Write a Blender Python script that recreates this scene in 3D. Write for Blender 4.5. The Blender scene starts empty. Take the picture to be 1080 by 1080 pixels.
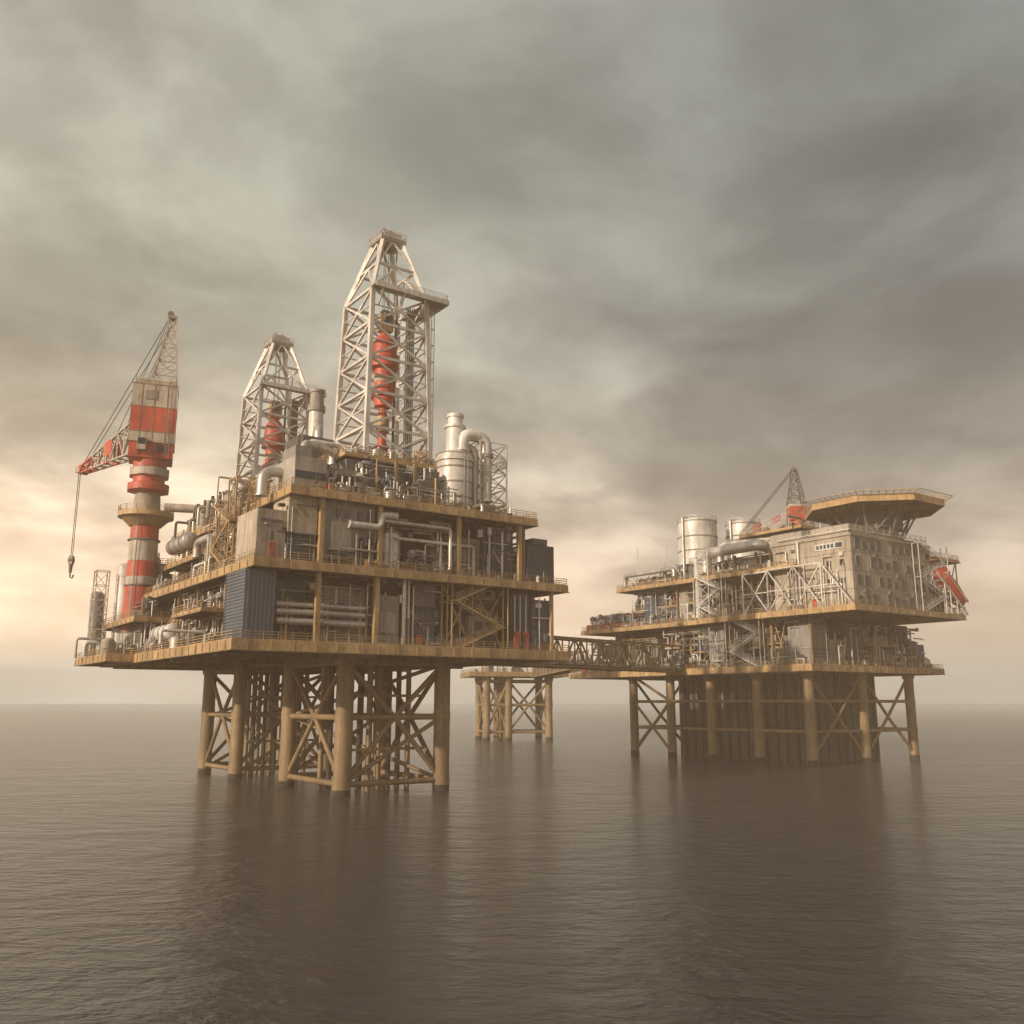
import bpy, math, random
from mathutils import Vector, Matrix
R=math.radians
ROT=R(35.5)
scene=bpy.context.scene

# ---------------------------------------------------------------- materials
MATS={}
def mk(name,base,rough=.6,metal=0.0,dirt=(.10,.07,.05),amt=.45,rust=0.0,var=.25,bump=.15):
    m=bpy.data.materials.new(name); m.use_nodes=True
    nt=m.node_tree; N=nt.nodes; L=nt.links
    bs=N['Principled BSDF']
    tc=N.new('ShaderNodeTexCoord')
    def noise(scale,vec=(1,1,1),detail=6,rg=.6):
        mp=N.new('ShaderNodeMapping'); mp.inputs['Scale'].default_value=vec
        L.new(tc.outputs['Object'],mp.inputs[0])
        n=N.new('ShaderNodeTexNoise'); n.inputs['Scale'].default_value=scale
        n.inputs['Detail'].default_value=detail; n.inputs['Roughness'].default_value=rg
        L.new(mp.outputs[0],n.inputs['Vector']); return n.outputs['Fac']
    def mr(s,a,b,c,d):
        r=N.new('ShaderNodeMapRange'); r.inputs[1].default_value=a; r.inputs[2].default_value=b
        r.inputs[3].default_value=c; r.inputs[4].default_value=d; L.new(s,r.inputs[0]); return r.outputs[0]
    def mix(f,c1,c2):
        x=N.new('ShaderNodeMix'); x.data_type='RGBA'
        if isinstance(f,float): x.inputs[0].default_value=f
        else: L.new(f,x.inputs[0])
        for i,c in ((6,c1),(7,c2)):
            if isinstance(c,tuple): x.inputs[i].default_value=(*c[:3],1)
            else: L.new(c,x.inputs[i])
        return x.outputs[2]
    big=noise(.13,(1,1,1),4)
    streak=noise(1.1,(1,1,.12),5,.65)
    fine=noise(3.5,(1,1,.5),6,.7)
    c=mix(mr(big,.35,.65,0,1),tuple(x*(1-var) for x in base),tuple(min(1,x*(1+var)) for x in base))
    c=mix(mr(streak,.47,.72,0,amt),c,dirt)
    c=mix(mr(fine,.5,.75,0,amt*.8),c,tuple(x*.6 for x in dirt))
    if rust>0:
        c=mix(mr(noise(.7,(1,1,.3),8,.7),.56,.66,0,rust),c,(.20,.075,.03))
    L.new(c,bs.inputs['Base Color'])
    L.new(mr(fine,.3,.7,rough-.1,min(1,rough+.15)),bs.inputs['Roughness'])
    bs.inputs['Metallic'].default_value=metal
    if bump>0:
        b=N.new('ShaderNodeBump'); b.inputs['Strength'].default_value=bump; b.inputs['Distance'].default_value=.15
        L.new(fine,b.inputs['Height']); L.new(b.outputs[0],bs.inputs['Normal'])
    MATS[name]=m
mk('yellow_steel',(.45,.30,.145),.5,0,(.14,.085,.05),.7,.45)
mk('leg_steel',(.29,.20,.105),.55,0,(.10,.065,.04),.7,.5)
mk('grey_panel',(.26,.25,.235),.6,0,(.10,.08,.065),.65,.3)
mk('pale_panel',(.40,.37,.325),.6,0,(.15,.11,.08),.65,.35)
mk('mid_panel',(.13,.13,.135),.6,0,(.06,.05,.042),.6,.25)
mk('blue_panel',(.085,.105,.145),.5,0,(.05,.045,.04),.5,.2)
mk('navy_panel',(.035,.05,.08),.5,0,(.03,.025,.02),.45,.15)
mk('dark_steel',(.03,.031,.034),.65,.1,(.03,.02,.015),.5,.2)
mk('deck_plate',(.12,.095,.07),.8,0,(.06,.04,.03),.6,.3)
mk('white_steel',(.62,.60,.57),.42,.1,(.20,.15,.11),.5,.25)
mk('silver_pipe',(.52,.50,.47),.36,.55,(.18,.13,.10),.5,.15)
mk('red_paint',(.50,.075,.045),.5,0,(.15,.055,.04),.7,.3)
mk('white_paint',(.46,.41,.35),.55,0,(.17,.11,.08),.7,.5)
mk('concrete_wall',(.40,.35,.285),.75,0,(.15,.11,.075),.75,.5,.3)
mk('glass',(.02,.025,.03),.15,0,(.02,.02,.02),.2,0,.1,0)
mk('marine_growth',(.05,.04,.028),.85,0,(.02,.02,.015),.6,0)

# ---------------------------------------------------------------- builder
class B:
    def __init__(s,name): s.name=name; s.d={}; s.part='body'; s.swap=False; s.M=None
    def add(s,mat,vs,fs,smooth=False):
        k=(s.part,mat); e=s.d.setdefault(k,([],[],[]))
        n=len(e[0])
        for v in vs:
            v=tuple(v)
            if s.swap: v=(v[1],v[0],v[2])
            if s.M is not None: v=tuple(s.M@Vector(v))
            e[0].append(v)
        if s.swap: fs=[tuple(reversed(f)) for f in fs]
        for i,f in enumerate(fs):
            e[1].append(tuple(n+q for q in f))
            e[2].append(smooth if isinstance(smooth,bool) else smooth[i])
    def box(s,mat,x0,x1,y0,y1,z0,z1):
        s.add(mat,[(x0,y0,z0),(x1,y0,z0),(x1,y1,z0),(x0,y1,z0),(x0,y0,z1),(x1,y0,z1),(x1,y1,z1),(x0,y1,z1)],
          [(0,3,2,1),(4,5,6,7),(0,1,5,4),(1,2,6,5),(2,3,7,6),(3,0,4,7)])
    def beam(s,mat,p,q,w=.2,h=None):
        p=Vector(p);q=Vector(q);h=h or w
        d=q-p
        if d.length<1e-5: return
        d.normalize()
        a=Vector((0,0,1)) if abs(d.z)<.95 else Vector((1,0,0))
        sd=d.cross(a).normalized(); up=sd.cross(d).normalized()
        sd=sd*w/2; up=up*h/2
        vs=[p-sd-up,p+sd-up,p+sd+up,p-sd+up,q-sd-up,q+sd-up,q+sd+up,q-sd+up]
        s.add(mat,vs,[(0,3,2,1),(4,5,6,7),(0,1,5,4),(1,2,6,5),(2,3,7,6),(3,0,4,7)])
    def cyl(s,mat,p,q,r,r2=None,seg=12,cap=True):
        p=Vector(p);q=Vector(q);r2=r if r2 is None else r2
        d=(q-p).normalized()
        a=Vector((0,0,1)) if abs(d.z)<.9 else Vector((1,0,0))
        u=d.cross(a).normalized(); v=d.cross(u)
        vs=[];
        for i in range(seg):
            t=2*math.pi*i/seg; c=u*math.cos(t)+v*math.sin(t)
            vs.append(p+c*r); vs.append(q+c*r2)
        fs=[];sm=[]
        for i in range(seg):
            j=(i+1)%seg; fs.append((2*i,2*i+1,2*j+1,2*j)); sm.append(True)
        if cap:
            n=len(vs)
            vs+= [vs[2*i] for i in range(seg)]+[vs[2*i+1] for i in range(seg)]
            fs.append(tuple(n+i for i in range(seg))); fs.append(tuple(n+seg+i for i in reversed(range(seg)))); sm+=[False,False]
        s.add(mat,vs,fs,sm)
    def lathe(s,mat,c,prof,seg=20):
        vs=[];fs=[];sm=[]
        for a,b in zip(prof[:-1],prof[1:]):
            n=len(vs)
            for i in range(seg):
                t=2*math.pi*i/seg
                vs.append((c[0]+a[0]*math.cos(t),c[1]+a[0]*math.sin(t),c[2]+a[1]))
                vs.append((c[0]+b[0]*math.cos(t),c[1]+b[0]*math.sin(t),c[2]+b[1]))
            for i in range(seg):
                j=(i+1)%seg; fs.append((n+2*i,n+2*j,n+2*j+1,n+2*i+1)); sm.append(True)
        s.add(mat,vs,fs,sm)
    def pipe(s,mat,pts,r,bend=None,seg=10):
        pts=[Vector(p) for p in pts]; bend=bend or r*2.2
        path=[pts[0]]
        for i in range(1,len(pts)-1):
            a,b,c=pts[i-1],pts[i],pts[i+1]
            d1=(a-b);d2=(c-b); k=min(bend,d1.length*.49,d2.length*.49)
            p0=b+d1.normalized()*k;p2=b+d2.normalized()*k
            for t in (0,.2,.4,.6,.8,1): path.append(p0*(1-t)**2+b*2*t*(1-t)+p2*t*t)
        path.append(pts[-1])
        path=[p for i,p in enumerate(path) if i==0 or (p-path[i-1]).length>1e-4]
        vs=[];fs=[]; u=None
        for i,p in enumerate(path):
            d=(path[min(i+1,len(path)-1)]-path[max(i-1,0)]).normalized()
            if u is None:
                a=Vector((0,0,1)) if abs(d.z)<.9 else Vector((1,0,0)); u=d.cross(a).normalized()
            else: u=(u-d*u.dot(d)).normalized()
            v=d.cross(u)
            for k in range(seg):
                t=2*math.pi*k/seg; vs.append(p+(u*math.cos(t)+v*math.sin(t))*r)
        for i in range(len(path)-1):
            for k in range(seg):
                j=(k+1)%seg; fs.append((i*seg+k,i*seg+j,(i+1)*seg+j,(i+1)*seg+k))
        s.add(mat,vs,fs,True)
        for a,b in ((pts[0],pts[1]),(pts[-1],pts[-2])):
            dd=(b-a).normalized()*.25; s.cyl(mat,a,a+dd,r*1.25,seg=seg)
    def vessel_h(s,mat,p,q,r):
        p=Vector(p);q=Vector(q);d=(q-p).normalized()
        s.cyl(mat,p,q,r,seg=18,cap=False)
        for e,sg in ((p,-1),(q,1)):
            pr=r;last=e
            for k in (1,2,3):
                a=k*R(30); nx=e+d*sg*r*.5*math.sin(a); nr=max(.02,r*math.cos(a))
                s.cyl(mat,last,nx,pr,nr,seg=18,cap=False); last=nx;pr=nr
        for t in (.2,.5,.8):
            c=p.lerp(q,t); s.cyl('mid_panel',c-d*.12,c+d*.12,r*1.04,seg=18)
    def vessel_v(s,mat,c,r,h,seg=18):
        s.lathe(mat,c,[(r*.9,0),(r,.02),(r,h),(r*.87,h+r*.25),(r*.5,h+r*.45),(.01,h+r*.5)],seg)
        for t in (.15,.5,.9): s.lathe(mat,(c[0],c[1],c[2]+h*t),[(r,-.1),(r*1.05,-.1),(r*1.05,.1),(r,.1)],seg)
    def rail(s,pts,mat='yellow_steel',h=1.15,step=2.0):
        for a,b in zip(pts[:-1],pts[1:]):
            a=Vector(a);b=Vector(b);L=(b-a).length;n=max(1,int(L/step))
            for i in range(n+1):
                p=a.lerp(b,i/n); s.beam(mat,p,p+Vector((0,0,h)),.07)
            for z in (.4,.78,h): s.beam(mat,a+Vector((0,0,z)),b+Vector((0,0,z)),.075)
            s.beam(mat,a+Vector((0,0,.1)),b+Vector((0,0,.1)),.04,.2)
    def deck(s,x0,x1,y0,y1,z,th=.9,rail=True,joist=3.4):
        pt=s.part; s.part='deck'
        s.box('deck_plate',x0,x1,y0,y1,z-.22,z)
        s.box('yellow_steel',x0-.18,x1+.18,y0-.18,y0+.1,z-th,z+.06)
        s.box('yellow_steel',x0-.18,x1+.18,y1-.1,y1+.18,z-th,z+.06)
        s.box('yellow_steel',x0-.18,x0+.1,y0+.103,y1-.103,z-th,z+.06)
        s.box('yellow_steel',x1-.1,x1+.18,y0+.103,y1-.103,z-th,z+.06)
        # flange lip and stiffeners on fascia
        s.box('leg_steel',x0-.30,x1+.30,y0-.32,y0-.183,z-th-.02,z-th+.13); s.box('leg_steel',x0-.32,x0-.183,y0-.18,y1+.18,z-th-.02,z-th+.13)
        k=x0+2
        while k<x1: s.box('leg_steel',k-.05,k+.05,y0-.28,y0-.182,z-th+.14,z-.05); k+=3.1
        k=y0+2
        while k<y1: s.box('leg_steel',x0-.28,x0-.182,k-.05,k+.05,z-th+.14,z-.05); k+=3.1
        n=max(1,int((y1-y0)/joist))
        for i in range(1,n):
            y=y0+(y1-y0)*i/n; s.box('leg_steel',x0+.11,x1-.11,y-.14,y+.14,z-th*.8,z-.221)
        n=max(1,int((x1-x0)/(joist*1.6)))
        for i in range(1,n):
            x=x0+(x1-x0)*i/n; s.box('leg_steel',x-.17,x+.17,y0+.11,y1-.11,z-th*.93,z-.224)
        if rail:
            s.part='railing'
            s.rail([(x0,y0,z),(x1,y0,z),(x1,y1,z),(x0,y1,z),(x0,y0,z)])
        s.part=pt
    def lattice(s,mat,c,s0,s1,z0,z1,n,lw,bw,kind='x',cx1=None,legmat=None):
        """square tower centred c, half sizes s0->s1"""
        c1=cx1 or c
        def P(i,t):
            sx,sy=((-1,-1),(1,-1),(1,1),(-1,1))[i%4]
            h=s0+(s1-s0)*t
            return Vector((c[0]+(c1[0]-c[0])*t+sx*h,c[1]+(c1[1]-c[1])*t+sy*h,z0+(z1-z0)*t))
        for i in range(4): s.beam(legmat or mat,P(i,0),P(i,1),lw)
        for k in range(n+1):
            t=k/n
            for i in range(4):
                s.beam(mat,P(i,t),P(i+1,t),bw)
                if k<n:
                    t2=(k+1)/n
                    if kind=='x':
                        s.beam(mat,P(i,t),P(i+1,t2),bw*.8); s.beam(mat,P(i+1,t),P(i,t2),bw*.8)
                    elif kind=='k':
                        m=(P(i,t2)+P(i+1,t2))/2; s.beam(mat,P(i,t),m,bw*.8); s.beam(mat,P(i+1,t),m,bw*.8)
                    else:
                        if k%2: s.beam(mat,P(i,t),P(i+1,t2),bw*.8)
                        else: s.beam(mat,P(i+1,t),P(i,t2),bw*.8)
    def stairs(s,a0,a1,d,z0,z1,n,mat='yellow_steel',w=1.2):
        h=(z1-z0)/n
        for k in range(n):
            A,C=(a0,a1) if k%2==0 else (a1,a0)
            za=z0+k*h;zb=za+h
            for dd in (d,d+w):
                s.beam(mat,(A,dd,za),(C,dd,zb),.12,.3)
                for q in (.55,1.05): s.beam(mat,(A,dd,za+q),(C,dd,zb+q),.07)
                for i in range(7):
                    t=i/6; x=A+(C-A)*t; s.beam(mat,(x,dd,za+h*t),(x,dd,za+h*t+1.05),.06)
            m=int(h/.3)
            for i in range(m):
                t=(i+.5)/m; s.box('mid_panel',A+(C-A)*t-.14,A+(C-A)*t+.14,d+.07,d+w-.07,za+h*t-.02,za+h*t+.02)
            s.box(mat,C-.9,C+.9,d-.1,d+w+.1,zb-.08,zb+.04)
        for A in (a0-.9,a1+.9):
            for dd in (d-.1,d+w+.1): s.beam(mat,(A,dd,z0),(A,dd,z1),.16)
    def ladder(s,p,z0,z1,mat='white_steel',cage=True,wx=.3):
        for o in (-wx,wx): s.beam(mat,(p[0]+o,p[1],z0),(p[0]+o,p[1],z1),.08)
        z=z0
        while z<z1: s.beam(mat,(p[0]-wx,p[1],z),(p[0]+wx,p[1],z),.06); z+=.45
    def finish(s,loc,rot=0.0):
        e=bpy.data.objects.new(s.name,None); scene.collection.objects.link(e)
        e.location=loc; e.rotation_euler=(0,0,rot)
        for (part,mat),(v,f,sm) in s.d.items():
            me=bpy.data.meshes.new(part+'_'+mat); me.from_pydata(v,[],f)
            me.polygons.foreach_set('use_smooth',sm); me.materials.append(MATS[mat]); me.update()
            o=bpy.data.objects.new(part+'_'+mat,me); scene.collection.objects.link(o); o.parent=e
        return e

# ---------------------------------------------------------------- greebles
WALLS=['grey_panel','mid_panel','blue_panel','mid_panel','blue_panel','grey_panel','navy_panel','pale_panel']
def ribbed(b,m,a0,a1,d,d1,z0,z1,st=.55,horizontal=False,rd=.12):
    b.box(m,a0,a1,d,d1,z0,z1)
    if horizontal:
        n=max(2,int((z1-z0)/st))
        for i in range(n):
            z=z0+(z1-z0)*(i+.5)/n; b.box(m,a0+.12,a1-.12,d-rd,d+.02,z-.12,z+.10)
        b.box(m,a0-.02,a0+.12,d-rd-.03,d+.02,z0,z1+.02); b.box(m,a1-.12,a1+.02,d-rd-.03,d+.02,z0,z1+.02)
    else:
        n=max(2,int((a1-a0)/st))
        for i in range(n):
            a=a0+(a1-a0)*(i+.5)/n; b.box(m,a-.13,a+.13,d-rd,d+.02,z0+.1,z1-.1)
def clutter(b,a0,a1,d,z0,z1,r,n,spread=.9):
    """small service items fixed along a facade: conduits, junction boxes, valves, lamps, cable trays"""
    for i in range(n):
        a=r.uniform(a0,a1); z=z0+(z1-z0)*r.random()**1.3; dd=d+r.uniform(-.2,spread); k=r.random()
        if k<.34:
            w=r.uniform(.25,1.1); h=r.uniform(.25,1.3)
            b.box(r.choice(['grey_panel','pale_panel','mid_panel','blue_panel','dark_steel','white_steel','navy_panel']),a,min(a+w,a1),dd,dd+r.uniform(.2,.8),z,min(z+h,z1))
        elif k<.56:
            b.cyl(r.choice(['silver_pipe','white_steel','mid_panel','yellow_steel']),(a,dd,z0),(a,dd,z0+(z1-z0)*r.uniform(.25,1)),r.uniform(.05,.16),seg=8)
        elif k<.78:
            L=r.uniform(1.5,7); b.cyl(r.choice(['silver_pipe','white_steel','mid_panel','grey_panel']),(a,dd,z),(min(a1,a+L),dd,z),r.uniform(.05,.17),seg=8)
        elif k<.86:
            a2=min(a1,a+r.uniform(1,3)); b.pipe(r.choice(['silver_pipe','white_steel']),[(a,dd,z0),(a,dd,z),(a2,dd,z),(a2,dd,min(z1,z+2))],r.uniform(.09,.2),seg=8)
        elif k<.93:
            b.cyl('red_paint' if r.random()<.4 else 'mid_panel',(a,dd-.1,z0),(a,dd-.1,z0+r.uniform(.8,1.5)),r.uniform(.2,.4),seg=10)
        else:
            L=r.uniform(2,5); b.box('mid_panel',a,min(a1,a+L),dd,dd+.4,z,z+.1); b.beam('yellow_steel',(a,dd,z),(min(a1,a+L*.6),dd,max(z0,z-2)),.1)
def cell(b,a0,a1,d0,d1,z0,z1,r,kind=None):
    w=a1-a0;h=z1-z0
    k=kind or r.choice(['panel','louver','pipes','vessel','vesselh','wall','machine','vpipes','machine','frame','boxes','boxes','vpipes'])
    m=r.choice(WALLS); e=r.uniform(.1,.9)
    if k=='panel':
        ribbed(b,m,a0+.1,a1-.1,d0+e,d1,z0,z0+h*r.uniform(.7,.98),r.choice([.5,.7,1.0]))
    elif k=='louver':
        zz=z0+h*r.uniform(.6,.95)
        ribbed(b,m,a0+.15,a1-.15,d0+e,d1,z0,zz,.42,True,.2)
    elif k=='pipes':
        n=r.randint(2,4)
        for i in range(n):
            z=z0+h*(i+.7)/(n+.5)
            b.cyl(r.choice(['silver_pipe','grey_panel','white_steel']),(a0-.3,d0+1.2,z),(a1+.3,d0+1.2,z),r.uniform(.2,.5))
        for a in (a0+.5,a1-.5): b.beam('yellow_steel',(a,d0+.7,z0),(a,d0+.7,z1),.2)
    elif k=='vessel':
        rr=min(w*.42,2.2); b.vessel_v(r.choice(['silver_pipe','grey_panel','pale_panel']),((a0+a1)/2,d0+rr+.3,z0),rr,h*r.uniform(.55,.75))
        b.pipe('silver_pipe',[((a0+a1)/2,d0+rr+.3,z0+h*.6),((a0+a1)/2,d0+rr+.3,z1-.6),(a1+1,d0+rr+.3,z1-.6)],.22)
    elif k=='vesselh':
        rr=min(h*.22,1.4); z=z0+rr+.8
        b.vessel_h(r.choice(['silver_pipe','white_steel','grey_panel']),(a0+.5,d0+rr+.4,z),(a1-.5,d0+rr+.4,z),rr)
        for a in (a0+w*.3,a0+w*.7): b.box('mid_panel',a-.2,a+.2,d0+.6,d0+2*rr,z0,z-.2*rr)
        b.pipe('silver_pipe',[(a0+w*.5,d0+rr+.4,z+rr),(a0+w*.5,d0+rr+.4,z+rr+1.2),(a1,d0+rr+.4,z+rr+1.2)],.18)
    elif k=='wall':
        m=r.choice(['concrete_wall','grey_panel','grey_panel','mid_panel'])
        b.box(m,a0,a1,d0+e,d1,z0,z1-.1)
        b.box('mid_panel',a0,a1,d0+e-.06,d0+e+.01,z0+h*.48,z0+h*.52)
        da=r.uniform(a0+.6,a1-1.6)
        b.box(r.choice(['red_paint','dark_steel','navy_panel']),da,da+1,d0+e-.05,d0+e+.02,z0+.05,z0+2.2)
        b.box('mid_panel',da-.1,da+1.1,d0+e-.12,d0+e+.02,z0+2.21,z0+2.34)
        for i in range(r.randint(2,6)):
            a=r.uniform(a0+.3,a1-1.3);z=r.uniform(z0+3,z1-1.6) if h>5 else z0+2.6
            b.box(r.choice(['glass','mid_panel','pale_panel','dark_steel']),a,a+r.uniform(.5,1.2),d0+e-r.uniform(.06,.5),d0+e+.02,z,z+r.uniform(.5,1.2))
        a=r.uniform(a0+.2,a1-.2); b.cyl('silver_pipe',(a,d0+e-.2,z0),(a,d0+e-.2,z1),.13,seg=8)
    elif k=='vpipes':
        n=max(2,int(w/1.1))
        for i in range(n):
            a=a0+w*(i+.5)/n; rr=r.uniform(.12,.34); zt=z0+h*r.uniform(.5,.9)
            b.pipe(r.choice(['silver_pipe','grey_panel','blue_panel','white_steel']),[(a,d0+.8,z0),(a,d0+.8,zt),(a,d0+2.8,zt)],rr)
            b.cyl('red_paint' if r.random()<.25 else 'mid_panel',(a,d0+.8,z0+h*.3),(a,d0+.8,z0+h*.3+.5),rr*1.7,seg=8)
    elif k=='frame':
        b.beam('yellow_steel',(a0,d0+.5,z0),(a1,d0+.5,z1),.2); b.beam('yellow_steel',(a1,d0+.5,z0),(a0,d0+.5,z1),.2)
        b.beam('yellow_steel',(a0,d0+.5,z0+h/2),(a1,d0+.5,z0+h/2),.2)
        b.box(m,a0+.4,a1-.4,d0+1.6,d1,z0,z0+h*.45)
    elif k=='boxes':
        z=z0
        while z<z1-1.2:
            hh=r.uniform(1.2,3); hh=min(hh,z1-z-.2); o=r.uniform(.2,1.5)
            b.box(r.choice(WALLS),a0+r.uniform(.05,.5),a1-r.uniform(.05,.5),d0+o,d1,z,z+hh)
            b.box('mid_panel',a0+w*.2,a0+w*.45,d0+o-.15,d0+o+.02,z+hh*.2,z+hh*.7)
            b.box('dark_steel',a0+w*.6,a0+w*.8,d0+o-.07,d0+o+.02,z+hh*.3,z+hh*.8)
            z+=hh+r.uniform(.05,.4)
    else:
        for i in range(int(5+w*1.2)):
            a=r.uniform(a0,a1-.6);ww=r.uniform(.5,1.8);z=z0 if r.random()<.55 else r.uniform(z0,z1-1.5)
            d=r.uniform(d0+.2,d0+2.2);hh=r.uniform(.5,2.6)
            b.box(r.choice(WALLS+['silver_pipe','red_paint' if r.random()<.3 else 'pale_panel']),a,min(a+ww,a1),d,d+r.uniform(.5,1.6),z,min(z+hh,z1-.1))
        for i in range(3):
            a=r.uniform(a0+.3,a1-.3);zt=r.uniform(z0+1.5,z1-.4)
            b.pipe('silver_pipe',[(a,d0+.7,z0),(a,d0+.7,zt),(r.uniform(a0,a1),d0+.71,zt+.02),],r.uniform(.1,.22),seg=8)
def facade(b,a0,a1,d0,d1,z0,z1,r,cols=True,wmin=3,wmax=6.5,dens=2.2):
    a=a0
    while a<a1-1:
        w=min(r.uniform(wmin,wmax),a1-a)
        if a1-a-w<1.5: w=a1-a
        h=z1-z0
        if h>7 and r.random()<.6:
            zm=z0+h*r.uniform(.4,.6)
            b.box('mid_panel',a,a+w,d0+.35,d1,zm-.12,zm+.12)
            b.box('leg_steel',a,a+w,d0+.2,d0+.349,zm-.2,zm+.16)
            if r.random()<.6: b.rail([(a,d0+.3,zm+.13),(a+w,d0+.3,zm+.13)])
            cell(b,a,a+w,d0,d1,z0,zm-.15,r); cell(b,a,a+w,d0+.4,d1,zm+.13,z1,r)
        else: cell(b,a,a+w,d0,d1,z0,z1,r)
        if cols and r.random()<.4: b.box('leg_steel',a-.22,a+.22,d0-.05,d0+.4,z0-.03,z1+.02)
        a+=w
    for i in range(3):
        z=z1-.5-i*.45; b.cyl(r.choice(['silver_pipe','mid_panel','leg_steel']),(a0+r.uniform(0,3),d0+.6+.5*i,z),(a1-r.uniform(0,3),d0+.6+.5*i,z),r.uniform(.1,.2),seg=8)
    clutter(b,a0,a1,d0,z0,z1-.1,r,int((a1-a0)*dens))
def rooftop(b,x0,x1,y0,y1,z,r,n,hmax=4):
    for i in range(n):
        x=r.uniform(x0,x1);y=r.uniform(y0,y1);k=r.random()
        if k<.42:
            w=r.uniform(1,4);l=r.uniform(1,4);h=r.uniform(.7,hmax)
            b.box(r.choice(WALLS),x,min(x+w,x1),y,min(y+l,y1),z-.02,z+h)
            b.box('mid_panel',x+w*.2,x+w*.6,y-.08,y+.02,z+h*.3,z+h*.8)
            b.box('dark_steel',x-.06,x+.02,y+l*.2,y+l*.6,z+h*.2,z+h*.7)
            b.box('pale_panel',x+.2,x+w*.4,y+.2,y+l*.5,z+h-.02,z+h+r.uniform(.2,.7))
            b.cyl('silver_pipe',(x-.2,y+l*.5,z),(x-.2,y+l*.5,z+h+1),.1,seg=8)
        elif k<.7:
            zt=z+r.uniform(1,hmax); q=r.uniform(-6,6)
            b.pipe(r.choice(['silver_pipe','white_steel','grey_panel']),[(x,y,z),(x,y,zt),(x+(q if k<.6 else 0),y+(0 if k<.6 else q),zt),(x+(q if k<.6 else 0),y+(0 if k<.6 else q),z)],r.uniform(.12,.35))
        elif k<.82: b.vessel_v(r.choice(['silver_pipe','pale_panel','grey_panel']),(x,y,z),r.uniform(.5,1.2),r.uniform(1,hmax*.8),14)
        elif k<.93: b.beam('white_steel',(x,y,z),(x,y,z+hmax*r.uniform(1,1.5)),.1); b.beam('white_steel',(x-.5,y,z+hmax*.95),(x+.5,y,z+hmax*.95),.08)
        else: b.lattice('yellow_steel',(x,y),.8,.8,z,z+hmax*r.uniform(.8,1.3),3,.14,.1,'z')
def jacket(b,xs,ys,z0,z1,rl,rb,levels,xface=True):
    b.part='legs'
    for x in xs:
        for y in ys:
            b.cyl('leg_steel',(x,y,1.2),(x,y,z1),rl,seg=20); b.cyl('marine_growth',(x,y,z0),(x,y,1.2),rl*1.03,seg=20)
            b.cyl('leg_steel',(x,y,z1-1.6),(x,y,z1),rl*1.25,seg=20)
            for z in levels: b.cyl('leg_steel',(x,y,z-.7),(x,y,z+.7),rl*1.06,seg=20)
    b.part='bracing'
    lines=[[(x,y) for x in xs] for y in ys]+[[(x,y) for y in ys] for x in xs]
    for li,ln in enumerate(lines):
        for p,q in zip(ln[:-1],ln[1:]):
            for k,z in enumerate(levels):
                b.cyl('leg_steel',(p[0],p[1],z),(q[0],q[1],z),rb,seg=10)
                if xface and k<len(levels)-1:
                    z2=levels[k+1]
                    mid=((p[0]+q[0])/2,(p[1]+q[1])/2)
                    if k%2==0:
                        b.cyl('leg_steel',(p[0],p[1],z),(mid[0],mid[1],z2),rb*.85,seg=10); b.cyl('leg_steel',(q[0],q[1],z),(mid[0],mid[1],z2),rb*.85,seg=10)
                    else:
                        b.cyl('leg_steel',(p[0],p[1],z2),(mid[0],mid[1],z),rb*.85,seg=10); b.cyl('leg_steel',(q[0],q[1],z2),(mid[0],mid[1],z),rb*.85,seg=10)

# ================================================================ PLATFORM 1
O1=(-35.4,118.5,0)
b=B('offshore_oil_platform'); r=random.Random(5)
jacket(b,(20.4,37),(9.7,30),-3,20.2,1.25,.45,[1.6,11,19])
jacket(b,(19,36),(50,67),-3,20.2,1.2,.42,[1.6,11,19])
b.part='conductors'
for cy0 in (13,53):
    for i in range(4):
        for j in range(4):
            b.cyl('leg_steel' if (i+j)%2 else 'marine_growth',(23.5+i*3.4,cy0+1.5+j*3.2,-3),(23.5+i*3.4,cy0+1.5+j*3.2,20.2),.42,seg=10)
    for z in (6,14): b.box('leg_steel',22,36,cy0+.2,cy0+.7,z,z+.4)
b.part='jacket_lattice'
for (ya,yb) in ((9.7,30),(50,67)):
    for (p,q) in (((20.4,ya,1.6),(37,ya,11)),((37,ya,1.6),(20.4,yb,11)),((20.4,yb,11),(37,ya,19)),((37,yb,11),(20.4,ya,19)),((20.4,yb,1.6),(37,yb,11))): b.cyl('leg_steel',p,q,.32,seg=10)
b.deck(0,54.5,0,72,21,1.35)
b.part='deck'
for x in (20.4,37): b.box('leg_steel',x-.4,x+.4,1,71,19.2,20.1)
for y in (9.7,30,50,67): b.box('leg_steel',1,53.5,y-.4,y+.4,19.25,20.0)
b.deck(-4.5,-.2,48,72,20.97,1.2)
b.deck(3,56,2,74,32,1.15)
b.deck(7.8,50,2.3,60,42.5,1.15)
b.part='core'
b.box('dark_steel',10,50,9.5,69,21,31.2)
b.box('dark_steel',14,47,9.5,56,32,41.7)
b.part='front_modules'
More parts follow.
